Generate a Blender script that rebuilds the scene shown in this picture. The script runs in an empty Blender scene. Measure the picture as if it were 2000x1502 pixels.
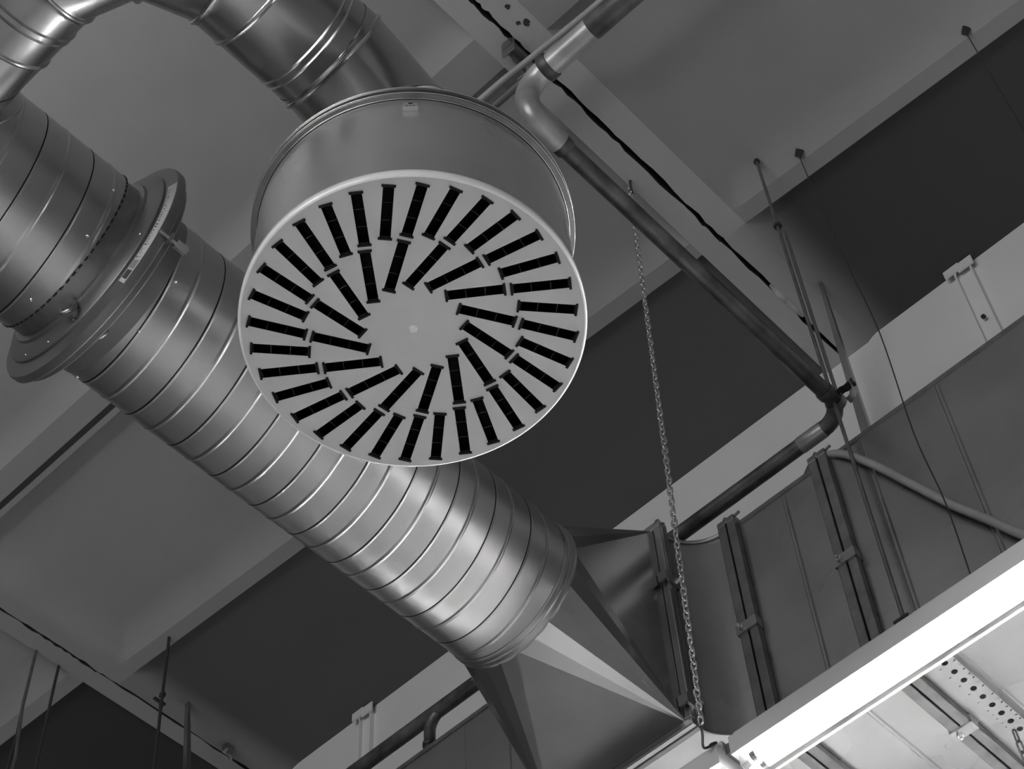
import bpy, math, random
from mathutils import Vector, Matrix
random.seed(7)
C = bpy.context.scene.collection
PI = math.pi

# ------------------------------------------------------------------ camera
cam_d = bpy.data.cameras.new('camera')
cam = bpy.data.objects.new('camera', cam_d); C.objects.link(cam)
cam_d.sensor_fit = 'HORIZONTAL'; cam_d.sensor_width = 36.0
cam_d.lens = 3616.95 * 36.0 / 2000.0
cam_d.clip_start = 0.05
R3 = Matrix(((0.6879773, -0.72443318, -0.042540282),
             (-0.57809813, -0.58319773, 0.57068639),
             (-0.43873658, -0.36752819, -0.82002027)))      # world -> camera
cam.matrix_world = Matrix.Translation((0, 0, 1.6)) @ R3.transposed().to_4x4()
bpy.context.scene.camera = cam

# ------------------------------------------------------------------ view, world
vs = bpy.context.scene.view_settings
vs.view_transform = 'Standard'; vs.look = 'None'; vs.gamma = 1.0; vs.use_curve_mapping = False
vs.exposure = 0.22
w = bpy.data.worlds.new('world'); bpy.context.scene.world = w
w.use_nodes = True
w.node_tree.nodes['Background'].inputs[0].default_value = (0.02, 0.02, 0.02, 1)
w.node_tree.nodes['Background'].inputs[1].default_value = 0.0
try:
    cy = bpy.context.scene.cycles
    cy.max_bounces = 8; cy.diffuse_bounces = 4; cy.glossy_bounces = 5
    cy.sample_clamp_indirect = 60.0; cy.caustics_reflective = False; cy.caustics_refractive = False
    cy.use_denoising = True
except Exception:
    pass
TUBE_E = 62.0            # strength of the fluorescent tubes

def fill_light(name, loc, rot, sx, sy, power):
    l = bpy.data.lights.new(name, 'AREA'); l.shape = 'RECTANGLE'; l.size = sx; l.size_y = sy; l.energy = power
    o = bpy.data.objects.new(name, l); C.objects.link(o); o.location = loc; o.rotation_euler = rot
    return o
# added fill panels, no visible source, behind and to the right of the camera
fill_light('fill_back', (-5.9, 1.0, 4.2), (0, -PI/2, 0), 3.2, 5.0, 160)
fill_light('fill_right', (-1.5, -6.9, 2.6), (PI/2, 0, 0), 8.0, 4.0, 10)

# added unseen spot, landing on the floor around the photographer for upward bounce
sp = bpy.data.lights.new('floor_fill_spot', 'SPOT'); sp.energy = 2500; sp.spot_size = math.radians(36); sp.spot_blend = 0.5; sp.shadow_soft_size = 0.4
so = bpy.data.objects.new('floor_fill_spot', sp); C.objects.link(so); so.location = (-5.6, 0.8, 5.4)
so.rotation_euler = (Vector((0.6, 1.0, 0)) - Vector(so.location)).to_track_quat('-Z', 'Y').to_euler()

# added area fill with no fixture, shining on the ceiling from out of view
fill_light('ceiling_fill', (-0.5, 2.2, 5.75), (PI, 0, 0), 0.4, 2.0, 15)

# ------------------------------------------------------------------ materials
def new_mat(name):
    m = bpy.data.materials.new(name); m.use_nodes = True
    return m, m.node_tree, m.node_tree.nodes['Principled BSDF']
def g4(v): return (v, v, v, 1)
def basic(name, v, rough=0.5, metal=0.0, nscale=None, namt=0.0, rscale=None, ramt=0.0, bump=0.0, bscale=60.0, spec=None):
    m, nt, b = new_mat(name)
    b.inputs['Base Color'].default_value = g4(v)
    b.inputs['Roughness'].default_value = rough
    b.inputs['Metallic'].default_value = metal
    if spec is not None: b.inputs['Specular IOR Level'].default_value = spec
    tc = nt.nodes.new('ShaderNodeTexCoord')
    def noise(sc, det=5.0):
        n = nt.nodes.new('ShaderNodeTexNoise'); n.inputs['Scale'].default_value = sc; n.inputs['Detail'].default_value = det
        nt.links.new(tc.outputs['Object'], n.inputs['Vector']); return n
    def ramp(n, lo, hi, a=0.3, c=0.7):
        r = nt.nodes.new('ShaderNodeMapRange')
        r.inputs['From Min'].default_value = a; r.inputs['From Max'].default_value = c
        r.inputs['To Min'].default_value = lo; r.inputs['To Max'].default_value = hi
        nt.links.new(n.outputs['Fac'], r.inputs['Value']); return r
    if nscale:
        r = ramp(noise(nscale), v * (1 - namt), v * (1 + namt))
        cc = nt.nodes.new('ShaderNodeCombineColor')
        for k in range(3): nt.links.new(r.outputs[0], cc.inputs[k])
        nt.links.new(cc.outputs[0], b.inputs['Base Color'])
    if rscale:
        r = ramp(noise(rscale, 1.5), max(0.02, rough - ramt), rough + ramt)
        nt.links.new(r.outputs[0], b.inputs['Roughness'])
    if bump:
        bp = nt.nodes.new('ShaderNodeBump'); bp.inputs['Strength'].default_value = bump; bp.inputs['Distance'].default_value = 0.002
        nt.links.new(noise(bscale, 8).outputs['Fac'], bp.inputs['Height'])
        nt.links.new(bp.outputs[0], b.inputs['Normal'])
    return m
def emit(name, s):
    m, nt, b = new_mat(name)
    b.inputs['Base Color'].default_value = g4(0.9)
    b.inputs['Emission Color'].default_value = g4(1); b.inputs['Emission Strength'].default_value = s
    return m
M = {}
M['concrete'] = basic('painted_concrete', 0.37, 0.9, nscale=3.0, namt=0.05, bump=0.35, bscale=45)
M['dark_slab'] = basic('dark_ceiling_slab', 0.12, 0.9, nscale=2.5, namt=0.08, bump=0.3, bscale=45)  # slab toned darker than the rest of the ceiling
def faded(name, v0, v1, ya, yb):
    # slab tone with shade put into the colour, fading towards the rib in y
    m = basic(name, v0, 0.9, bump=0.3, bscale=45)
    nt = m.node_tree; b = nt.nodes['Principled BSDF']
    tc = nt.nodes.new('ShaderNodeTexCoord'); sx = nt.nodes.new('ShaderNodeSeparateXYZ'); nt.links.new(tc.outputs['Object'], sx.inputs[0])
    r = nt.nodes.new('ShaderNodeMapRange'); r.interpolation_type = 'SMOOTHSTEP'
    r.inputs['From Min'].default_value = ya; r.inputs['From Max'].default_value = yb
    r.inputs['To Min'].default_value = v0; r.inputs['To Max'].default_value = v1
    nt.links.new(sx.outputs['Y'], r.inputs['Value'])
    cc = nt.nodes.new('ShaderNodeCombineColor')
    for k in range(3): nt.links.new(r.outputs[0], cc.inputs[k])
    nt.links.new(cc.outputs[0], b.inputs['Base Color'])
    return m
M['dark_M'] = faded('dark_slab_shade_middle', 0.125, 0.30, 4.17, 4.30)  # three bay tones carry the light falloff across the ceiling in their colour
M['dark_R'] = faded('dark_slab_shade_right', 0.070, 0.48, 1.20, 1.445)
M['dark_L'] = basic('dark_slab_shade_left', 0.050, 0.9, bump=0.3, bscale=45)
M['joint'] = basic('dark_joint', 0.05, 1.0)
M['rib'] = basic('pale_rib', 0.52, 0.9, nscale=3.0, namt=0.05, bump=0.35, bscale=45)  # rib strip along the joint, toned lighter than the cells
M['wall'] = basic('white_wall_paint', 0.85, 0.85, nscale=2.0, namt=0.04, bump=0.2, bscale=40)
M['hall'] = basic('grey_hall_paint', 0.18, 0.9, nscale=1.0, namt=0.1)
M['floor'] = basic('sealed_concrete_floor', 0.45, 0.6, nscale=1.2, namt=0.12)
M['galv'] = basic('galvanised_spiral_steel', 0.46, 0.33, 1.0, nscale=7, namt=0.06, rscale=3, ramt=0.03)
M['galv_smooth'] = basic('galvanised_smooth_steel', 0.46, 0.26, 1.0, nscale=5, namt=0.06, rscale=2, ramt=0.02)
M['galv_dull'] = basic('galvanised_sheet', 0.42, 0.30, 0.95, nscale=4, namt=0.12, rscale=5, ramt=0.05)
M['galv_fold'] = basic('folded_galvanised_sheet', 0.52, 0.20, 1.0, nscale=4, namt=0.10, rscale=3, ramt=0.03)
M['galv_dark'] = basic('dark_galvanised_profile', 0.26, 0.42, 0.85, nscale=20, namt=0.2)
M['damper'] = basic('grey_coated_damper', 0.16, 0.40, 0.6, nscale=8, namt=0.08)
M['seam_black'] = basic('black_sealant', 0.015, 0.7)
M['white'] = basic('white_powder_coat', 0.95, 0.45, nscale=6, namt=0.02)
b_ = M['white'].node_tree.nodes['Principled BSDF']
b_.inputs['Coat Weight'].default_value = 1.0; b_.inputs['Coat Roughness'].default_value = 0.15; b_.inputs['Coat IOR'].default_value = 1.8
M['face'] = basic('pale_grey_face_enamel', 0.66, 0.5, nscale=6, namt=0.02)
M['plenum'] = basic('light_grey_plenum_steel', 0.53, 0.30, 0.85, nscale=5, namt=0.05, rscale=8, ramt=0.05)
M['black'] = basic('black_slot_plastic', 0.002, 0.6, spec=0.1)
M['black_edge'] = basic('black_slot_plastic_edge', 0.008, 0.45, spec=0.2)
M['black_gloss'] = basic('black_slot_divider', 0.02, 0.12)
M['dark_inside'] = basic('black_plenum_inside', 0.004, 0.9)
M['pipe'] = basic('weathered_steel_pipe', 0.13, 0.42, 0.6, nscale=14, namt=0.55, rscale=10, ramt=0.1)
M['pipe_light'] = basic('grey_painted_fitting', 0.42, 0.35, 0.4, nscale=10, namt=0.3)
M['conduit'] = basic('grey_plastic_conduit', 0.38, 0.5, nscale=12, namt=0.1)
M['conduit_dark'] = basic('dark_grey_plastic_conduit', 0.13, 0.5)
M['iron'] = basic('dark_iron', 0.06, 0.55, 0.5)
M['zinc'] = basic('bright_zinc', 0.75, 0.25, 1.0)
M['fix_white'] = basic('white_enamel', 0.88, 0.4)
M['wing'] = basic('satin_reflector_metal', 0.75, 0.16, 1.0)
M['tube'] = emit('fluorescent_tube_glass', TUBE_E)
M['tube_far'] = emit('far_fluorescent_tube_glass', 45.0)
M['label'] = basic('label_paper', 0.62, 0.5)
M['print'] = basic('label_print', 0.05, 0.5)
M['plaster'] = basic('plaster_patch', 0.55, 0.95, nscale=25, namt=0.3, bump=0.8, bscale=90)

# ------------------------------------------------------------------ mesh builder
class MB:
    def __init__(s): s.v = []; s.f = []; s.m = []
    def add(s, vs_, fs, mi=0):
        o = len(s.v); s.v += [tuple(p) for p in vs_]
        for f in fs: s.f.append(tuple(i + o for i in f)); s.m.append(mi)
    def box(s, a, b, mi=0):
        (x0, y0, z0), (x1, y1, z1) = a, b
        s.add([(x0,y0,z0),(x1,y0,z0),(x1,y1,z0),(x0,y1,z0),(x0,y0,z1),(x1,y0,z1),(x1,y1,z1),(x0,y1,z1)],
              [(0,3,2,1),(4,5,6,7),(0,1,5,4),(1,2,6,5),(2,3,7,6),(3,0,4,7)], mi)
    def obox(s, c, ax, half, mi=0):
        c = Vector(c); ax = [Vector(a).normalized() for a in ax]
        vs_ = []
        for k in ((-1,-1,-1),(1,-1,-1),(1,1,-1),(-1,1,-1),(-1,-1,1),(1,-1,1),(1,1,1),(-1,1,1)):
            vs_.append(c + ax[0]*k[0]*half[0] + ax[1]*k[1]*half[1] + ax[2]*k[2]*half[2])
        s.add(vs_, [(0,3,2,1),(4,5,6,7),(0,1,5,4),(1,2,6,5),(2,3,7,6),(3,0,4,7)], mi)
    def prism(s, prof, a, b, up=(0,0,1), mi=0, caps=True):
        """profile (u,v) swept from a to b; u along side axis, v along up"""
        a = Vector(a); b = Vector(b); d = (b-a).normalized(); up = Vector(up)
        side = d.cross(up).normalized(); up = side.cross(d).normalized()
        n = len(prof)
        vs_ = [a + side*u + up*v for u, v in prof] + [b + side*u + up*v for u, v in prof]
        fs = [(i, (i+1) % n, n+(i+1) % n, n+i) for i in range(n)]
        if caps: fs += [tuple(range(n))[::-1], tuple(range(n, 2*n))]
        s.add(vs_, fs, mi)
    def tube(s, pts, r, n=16, caps=True, mi=0, closed=False):
        pts = [Vector(p) for p in pts]; N = len(pts)
        rr = r if isinstance(r, (list, tuple)) else [r]*N
        tans = []
        for i in range(N):
            if closed: t = pts[(i+1) % N] - pts[i-1]
            else: t = pts[min(i+1, N-1)] - pts[max(i-1, 0)]
            tans.append(t.normalized())
        u = tans[0].orthogonal().normalized(); rings = []
        for i in range(N):
            u = (u - tans[i]*u.dot(tans[i])).normalized(); v = tans[i].cross(u)
            rings.append([pts[i] + (u*math.cos(2*PI*k/n) + v*math.sin(2*PI*k/n))*rr[i] for k in range(n)])
        vs_ = [p for q in rings for p in q]; fs = []
        for i in range(N if closed else N-1):
            j = (i+1) % N
            for k in range(n): fs.append((i*n+k, i*n+(k+1) % n, j*n+(k+1) % n, j*n+k))
        if caps and not closed: fs += [tuple(range(n))[::-1], tuple(range((N-1)*n, N*n))]
        s.add(vs_, fs, mi)
    def lathe(s, prof, c, axis='z', n=96, mi=0, a0=0.0):
        """prof: (h, r) list along the axis from centre c"""
        U, V, A = {'z': ((1,0,0),(0,1,0),(0,0,1)), 'x': ((0,1,0),(0,0,1),(1,0,0)), 'y': ((0,0,1),(1,0,0),(0,1,0))}[axis] if isinstance(axis, str) else axis
        U, V, A, c = Vector(U), Vector(V), Vector(A), Vector(c)
        vs_ = []
        for h, r in prof:
            for k in range(n):
                t = a0 + 2*PI*k/n
                vs_.append(c + A*h + (U*math.cos(t) + V*math.sin(t))*r)
        fs = []
        for i in range(len(prof)-1):
            for k in range(n): fs.append((i*n+k, i*n+(k+1) % n, (i+1)*n+(k+1) % n, (i+1)*n+k))
        s.add(vs_, fs, mi)
    def build(s, name, mats, parent=None, smooth=None, bevel=None):
        me = bpy.data.meshes.new(name); me.from_pydata(s.v, [], s.f)
        if not isinstance(mats, (list, tuple)): mats = [mats]
        for m in mats: me.materials.append(m)
        me.polygons.foreach_set('material_index', s.m)
        if smooth:
            me.polygons.foreach_set('use_smooth', [True]*len(me.polygons))
        me.update()
        if smooth and smooth is not True:
            try: me.set_sharp_from_angle(angle=math.radians(smooth))
            except Exception: pass
        o = bpy.data.objects.new(name, me); C.objects.link(o)
        if parent: o.parent = parent
        if bevel:
            md = o.modifiers.new('bevel', 'BEVEL'); md.width = bevel; md.segments = 2; md.limit_method = 'ANGLE'
        return o
def tag(o, label=None, cat=None, group=None, kind=None):
    if label: o['label'] = label
    if cat: o['category'] = cat
    if group: o['group'] = group
    if kind: o['kind'] = kind
    return o
def thing(name, label, cat, group=None):
    o = bpy.data.objects.new(name, None); C.objects.link(o); o.empty_display_size = 0.1
    return tag(o, label, cat, group)
def struct(o): o['kind'] = 'structure'; return o
def rounded(pts, rad, seg=8):
    """polyline with rounded corners"""
    P = [Vector(p) for p in pts]; out = [P[0]]
    for i in range(1, len(P)-1):
        a = (P[i-1]-P[i]).normalized(); b = (P[i+1]-P[i]).normalized()
        ang = a.angle(b); t = rad / math.tan(ang/2)
        p0 = P[i]+a*t; p1 = P[i]+b*t; ctr = P[i] + (a+b).normalized()*(rad/math.sin(ang/2))
        v0 = p0-ctr; v1 = p1-ctr; tot = v0.angle(v1); axx = v0.cross(v1).normalized()
        for k in range(seg+1): out.append(ctr + Matrix.Rotation(tot*k/seg, 3, axx) @ v0)
    out.append(P[-1]); return out
def catmull(pts, n=8):
    P = [Vector(p) for p in pts]; P = [P[0]*2-P[1]] + P + [P[-1]*2-P[-2]]; out = []
    for i in range(1, len(P)-2):
        for k in range(n):
            t = k/n; a, b, c, d = P[i-1:i+3]
            out.append(0.5*((2*b) + (c-a)*t + (2*a-5*b+4*c-d)*t*t + (3*b-a-3*c+d)*t**3))
    out.append(P[-2]); return out

# ================================================================== STRUCTURE
S = 6.8                      # soffit of the precast ribs
XW = 3.515                   # face of the white wall
CR1, CR2 = 1.453, 4.352      # joints between the precast bays
REC = 0.034
def sm(t): t = max(0.0, min(1.0, t)); return t*t*(3-2*t)
def edge_up(t): t = max(0.0, min(1.0, t)); return 1-(1-t)**2.0
def lb(y, bay):
    if bay == 'L': return 2.618 - 0.03*(y-4.44)
    return 2.859 - 0.045*(max(y, -1.0)-1.28)
def px_(x, y, bay):
    """0 on rib soffit, 1 in the recess, along x"""
    u = x - lb(y, bay)
    if u > 0.0005: return 0.55
    if u > -0.062: return 0.0
    if u > -0.19: return edge_up((-0.062-u)/0.13)
    if bay != 'R' or True:
        if x > 1.906: return 1.0
        if x > 1.775: return 0.0
        if x > 1.66: return edge_up((1.775-x)/0.115)
    return 1.0
def py_(y, bay):
    if bay == 'M':
        if y < 1.5345: return 0.0
        if y > 4.262: return 0.0
        return edge_up((4.262-y)/0.16)
    if bay == 'R':
        if y > 1.357: return 0.0
        return edge_up((1.357-y)/0.10)
    if y < 4.4301: return 0.0
    return 1.0
def frange(a, b, st):
    n = max(1, int(round((b-a)/st))); return [a+(b-a)*i/n for i in range(n)]
def ceiling_bay(bay, y0, y1, ys, jag0, jag1):
    us = [-0.19,-0.17,-0.15,-0.13,-0.11,-0.09,-0.075,-0.062,-0.03,0.0,0.001]
    xs = frange(-6.0, 1.0, 0.5) + frange(1.0, 1.62, 0.03) + [1.66+0.0115*i for i in range(11)] + [1.80,1.83,1.862,1.8621,1.884,1.8841,1.906,1.9061] + frange(1.93, 2.38, 0.03)
    base = len(xs); xs2 = frange(0.0, 1.0, 0.0625)     # remaining columns follow the skewed rib
    mb = MB(); cols = []
    ny = len(ys)
    def colx(i, y):
        if i < base: return xs[i]
        j = i-base; L = lb(y, bay)
        if j < 5: return 2.38 + (L-0.19-2.38)*j/5
        j -= 5
        if j < len(us): return L+us[j]
        j -= len(us)-1
        return (L+0.001) + (XW+0.02-L-0.001)*j/14
    n = base+5+len(us)+14
    vs_ = []; seed = random.Random(hash_bay[bay])
    for i in range(n):
        for k, y in enumerate(ys):
            x = colx(i, y)
            xx = x
            h = REC*min(px_(x, y, bay), py_(y, bay))
            yy = y
            if k == 0 and jag0: yy += seed.uniform(-0.0045, 0.0035)
            if k == ny-1 and jag1: yy += seed.uniform(-0.0045, 0.0035)
            vs_.append((xx, yy, S+h))
    fs = []; ms = []
    for i in range(n-1):
        for k in range(ny-1):
            a = i*ny+k
            fs.append((a, a+1, a+ny+1, a+ny))
            xm = sum(vs_[q][0] for q in fs[-1])/4; ym = sum(vs_[q][1] for q in fs[-1])/4
            mi = 0
            u = xm - lb(ym, bay)
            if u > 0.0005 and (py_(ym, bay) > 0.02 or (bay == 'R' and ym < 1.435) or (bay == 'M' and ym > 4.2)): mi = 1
            if 1.862 < xm < 1.884 and py_(ym, bay) > 0.5 and bay == 'M' and ym > 2.2: mi = 2
            if 1.357 < ym < 1.5345 and mi == 0 and not (u > 0.0005 and ym < 1.44): mi = 3
            ms.append(mi)
    for f, m in zip(fs, ms): mb.f.append(f); mb.m.append(m)
    mb.v += vs_
    # edge skirts along the joints
    for k, on in ((0, True), (ny-1, True)):
        o = len(mb.v)
        row = [vs_[i*ny+k] for i in range(n)]
        mb.v += row + [(p[0], p[1], S+0.22) for p in row]
        for i in range(n-1):
            mb.f.append((o+i, o+i+1, o+n+i+1, o+n+i)); mb.m.append(2)
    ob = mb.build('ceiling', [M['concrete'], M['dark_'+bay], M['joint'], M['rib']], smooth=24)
    return struct(ob)
hash_bay = {'R': 1, 'M': 2, 'L': 3}
G = 0.0078
ysM = [CR1+G, 1.49, 1.5344, 1.5346] + frange(1.56, 4.10, 0.12) + [4.102+0.02*i for i in range(9)] + [4.30, CR2-G*0.55]
ysR = frange(-7.0, 1.15, 0.16) + [1.197+0.02*i for i in range(0, 9)] + [1.39, 1.42, CR1-G]
ysL = [CR2+G*0.55, 4.39, 4.43, 4.4302] + frange(4.46, 9.0, 0.3) + [9.0]
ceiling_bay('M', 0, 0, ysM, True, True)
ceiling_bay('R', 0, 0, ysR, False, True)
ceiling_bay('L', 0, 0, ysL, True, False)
mb = MB(); mb.box((-6.1, -7.1, S+0.2), (XW+0.3, 9.1, S+0.4)); struct(mb.build('ceiling', M['joint']))
mb = MB(); mb.box((XW, -7, 0), (XW+0.25, 9, S+0.05)); struct(mb.build('wall_front', M['wall']))
mb = MB(); mb.box((-6.25, -7, 0), (-6.0, 9, S+0.1)); struct(mb.build('wall_back', M['hall']))
mb = MB(); mb.box((-6.25, -7.25, 0), (XW+0.25, -7.0, S+0.1)); struct(mb.build('wall_right', M['hall']))
mb = MB(); mb.box((-6.25, 9.0, 0), (XW+0.25, 9.25, S+0.1)); struct(mb.build('wall_left', M['hall']))
mb = MB(); mb.box((-6.25, -7.25, -0.15), (XW+0.25, 9.25, 0)); struct(mb.build('floor', M['floor']))

# ================================================================== SWIRL DIFFUSER
DC = Vector((1.222, 1.2363, 4.2694))
def build_diffuser():
    t = thing('swirl_diffuser', 'round white swirl ceiling diffuser with black radial slots, hanging below the ducts', 'air diffuser')
    t.location = DC
    # plenum drum
    mb = MB(); mb.lathe([(0.006,0.2862),(0.006,0.2875),(0.30,0.2875),(0.325,0.2885),(0.325,0.12)], (0,0,0), n=128)
    pl = mb.build('plenum_box', M['plenum'], t, smooth=40)
    mb = MB(); mb.lathe([(0.300,0.2885),(0.301,0.2975),(0.304,0.2992),(0.307,0.2975),(0.3085,0.2915),(0.318,0.2915),(0.319,0.2975),(0.322,0.2992),(0.325,0.2975),(0.326,0.2885)], (0,0,0), n=128)
    tr = mb.build('top_rim', M['galv_dark'], t, smooth=35)
    for rr_, zz_ in ((0.2992, 0.303), (0.2895, 0.2992), (0.2992, 0.323)):
        mb = MB(); mb.tube([(rr_*math.cos(2*PI*k/128), rr_*math.sin(2*PI*k/128), zz_) for k in range(128)], 0.0010, n=8, closed=True)
        mb.build('rim_bead', M['zinc'], tr, smooth=60)
    # face plate: flat disc with real slots, rolled white edge
    import bmesh
    bm = bmesh.new(); edges = []
    def loop(pts):
        vs_ = [bm.verts.new(p) for p in pts]
        for i in range(len(vs_)): edges.append(bm.edges.new((vs_[i], vs_[(i+1) % len(vs_)])))
    rf = 0.2945
    loop([(rf*math.cos(2*PI*k/160), rf*math.sin(2*PI*k/160), 0) for k in range(160)])
    slots = []
    for k in range(32):
        th = math.radians(-142.9 + 11.25*k); d = th + math.radians(12.3)
        slots.append((0.2815, th, d))
    for k in range(16):
        th = math.radians(-139.9 + 22.5*k); d = th + math.radians(20.0)
        slots.append((0.1745, th, d))
    HW = 0.0093; LN = 0.100
    for ro, th, d in slots:
        o = Vector((ro*math.cos(th), ro*math.sin(th), 0)); e = Vector((math.cos(d), math.sin(d), 0)); n = Vector((-e.y, e.x, 0))
        loop([o+n*HW, o-n*HW, o-e*LN-n*HW, o-e*LN+n*HW])
    bmesh.ops.triangle_fill(bm, use_beauty=True, use_dissolve=False, edges=edges, normal=(0,0,-1))
    # drop fill inside slots if any
    for f in list(bm.faces):
        c = f.calc_center_median()
        for ro, th, d in slots:
            e = Vector((math.cos(d), math.sin(d), 0)); n = Vector((-e.y, e.x, 0))
            q = c - Vector((ro*math.cos(th), ro*math.sin(th), 0)); u = -q.dot(e); v = q.dot(n)
            if 0.0005 < u < LN-0.0005 and abs(v) < HW-0.0005: bm.faces.remove(f); break
    for f in bm.faces:
        if f.normal.z > 0: f.normal_flip()
    me = bpy.data.meshes.new('face_plate'); bm.to_mesh(me); bm.free(); me.materials.append(M['face'])
    fp = bpy.data.objects.new('face_plate', me); C.objects.link(fp); fp.parent = t
    mb = MB()
    prof = [(0.0, 0.2942)] + [(0.0055-0.0055*math.cos(a)-0.0004*0, 0.2945+0.0055*math.sin(a)) for a in [PI*k/10 for k in range(0, 6)]] + [(0.016, 0.300), (0.018, 0.2985), (0.018, 0.288)]
    mb.lathe(prof, (0,0,0), n=160)
    tag(mb.build('rim', M['white'], fp, smooth=50), 'bright white rolled rim')
    for ro, th, d in slots:
        mb = MB()
        o = Vector((ro*math.cos(th), ro*math.sin(th), 0)); e = Vector((math.cos(d), math.sin(d), 0)); n = Vector((-e.y, e.x, 0)); z = Vector((0,0,1))
        mid = o - e*LN/2
        # trough walls and floor
        mb.obox(mid + z*0.026, (e,n,z), (LN/2, HW, 0.001), 0)
        for sgn in (-1, 1):
            mb.obox(mid + n*sgn*(HW+0.0006) + z*0.0132, (e,n,z), (LN/2, 0.0006, 0.0128), 0)
        # end caps proud of the plate
        for c_ in (o, o-e*LN):
            mb.obox(c_ - z*0.0008, (e,n,z), (0.0021, HW+0.0026, 0.0017), 1)
            mb.obox(c_ + z*0.012, (e,n,z), (0.0012, HW, 0.012), 0)
        # curved dividers and roller
        for fr in (1/3, 2/3):
            c_ = o - e*LN*fr
            pts = [c_ + n*HW*0.97*math.cos(a) + z*(0.0018+0.0022*math.sin(a)) for a in [PI*k/8 for k in range(9)]]
            mb.tube(pts, 0.0008, n=6, mi=2)
        for c_, sg in ((o, -1), (o-e*LN, 1)):
            cc = c_ + e*sg*0.005
            pts = [cc + n*HW*0.8*math.cos(a) + z*(0.0012) - e*sg*0.0022*math.sin(a) for a in [PI*k/8 for k in range(9)]]
            mb.tube(pts, 0.0007, n=6, mi=2)
        mb.build('air_slot', [M['black'], M['black_edge'], M['black_gloss']], fp)
    mb = MB(); mb.lathe([(-0.0045,0.0001),(-0.0042,0.004),(-0.0028,0.0068),(0.0,0.0078)], (0,0,0), n=32)
    mb.build('center_screw', M['white'], fp, smooth=60)
    # small riveted plate on the drum
    ang = math.atan2(1.036-1.2363, 1.016-1.222)
    rd = Vector((math.cos(ang), math.sin(ang), 0)); tn = Vector((-rd.y, rd.x, 0)); z = Vector((0,0,1))
    mb = MB(); c_ = rd*0.2885 + z*0.268
    mb.obox(c_, (tn, rd, z), (0.013, 0.0012, 0.014)); mb.obox(c_ - z*0.0135 + rd*0.004, (tn, rd, z), (0.014, 0.004, 0.001))
    for dx in (-0.006, 0.0, 0.006): mb.obox(c_+tn*dx+z*0.0015+rd*0.0012, (tn, rd, z), (0.002, 0.0004, 0.0014), 1)
    mb.obox(c_+z*0.011+rd*0.0012, (tn, rd, z), (0.004, 0.0004, 0.0014), 1)
    pb = mb.build('bracket_plate', [M['zinc'], M['black']], t)
    for dx in (-0.007, 0.007):
        mb = MB(); mb.lathe([(0.0035,0.0001),(0.003,0.002),(0.0,0.0035)], c_+tn*dx-z*0.0065+rd*0.001, (tn, z, rd), n=16)
        mb.build('rivet', M['zinc'], pb, smooth=60)
    for (x, y) in ((0.930,1.219),(0.932,1.201),(1.247,0.942)):
        a = math.atan2(y-DC.y, x-DC.x); rd = Vector((math.cos(a), math.sin(a), 0)); tn = Vector((-rd.y, rd.x, 0))
        mb = MB(); mb.lathe([(0.005,0.0001),(0.004,0.0025),(0.0,0.004)], rd*0.2875+Vector((0,0,0.030)), (tn, Vector((0,0,1)), rd), n=16)
        mb.build('rivet', M['zinc'], t, smooth=60)
    return t
build_diffuser()

# ================================================================== MAIN SPIRAL DUCT
MY, MZ, MR = 1.952, 5.0, 0.200
PITCH = 0.1187
def spiral(x0, x1, name, label, holes=True):
    """spiral duct along x with a lock seam and a stiffening rib per turn"""
    n = 112
    # (fraction of pitch, radial offset, dark?)
    prof = [(0.0, 0.0),(0.012,0.0),(0.016,0.0),(0.022,-0.0022),(0.034,-0.0022),(0.040,0.0005),(0.052,0.0009),(0.068,0.0005),(0.080,0.0),(0.088,0.0),
            (0.25,0.0),(0.40,0.0),(0.452,0.0),(0.460,0.0),(0.482,0.0013),(0.505,0.0020),(0.528,0.0013),(0.550,0.0),(0.558,0.0),(0.61,0.0),(0.78,0.0),(0.92,0.0),(0.985,0.0)]
    k0 = int((x0-1.214)/PITCH)-3; k1 = int((x1-1.214)/PITCH)+3
    steps = [(k+f, d) for k in range(k0, k1+1) for f, d in prof]
    rows = []
    mb = MB()
    for s_, d in steps:
        for j in range(n+1):
            a = -PI + 2*PI*j/n               # angle: -pi..pi measured from +y
            x = 1.214 + PITCH*(s_ + (a + math.radians(33))/(2*PI))
            cl = x < x0 or x > x1
            x = min(max(x, x0), x1)
            r = MR + (0 if cl else d)
            mb.v.append((x, MY + r*math.cos(a), MZ + r*math.sin(a)))
    for i in range(len(steps)-1):
        dk = 1 if (0.018 < (steps[i][0] % 1) < 0.036) else 0
        for j in range(n):
            q = (i*(n+1)+j, i*(n+1)+j+1, (i+1)*(n+1)+j+1, (i+1)*(n+1)+j)
            if abs(mb.v[q[0]][0]-mb.v[q[3]][0]) < 1e-7 and abs(mb.v[q[1]][0]-mb.v[q[2]][0]) < 1e-7: continue
            mb.f.append(q); mb.m.append(dk)
    return mb.build(name, [M['galv'], M['seam_black']], smooth=40)
sd1 = tag(spiral(-0.6, 0.895, 'spiral_duct', ''), 'large round spiral duct at the left edge, ending at the damper disc', 'duct')
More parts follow.
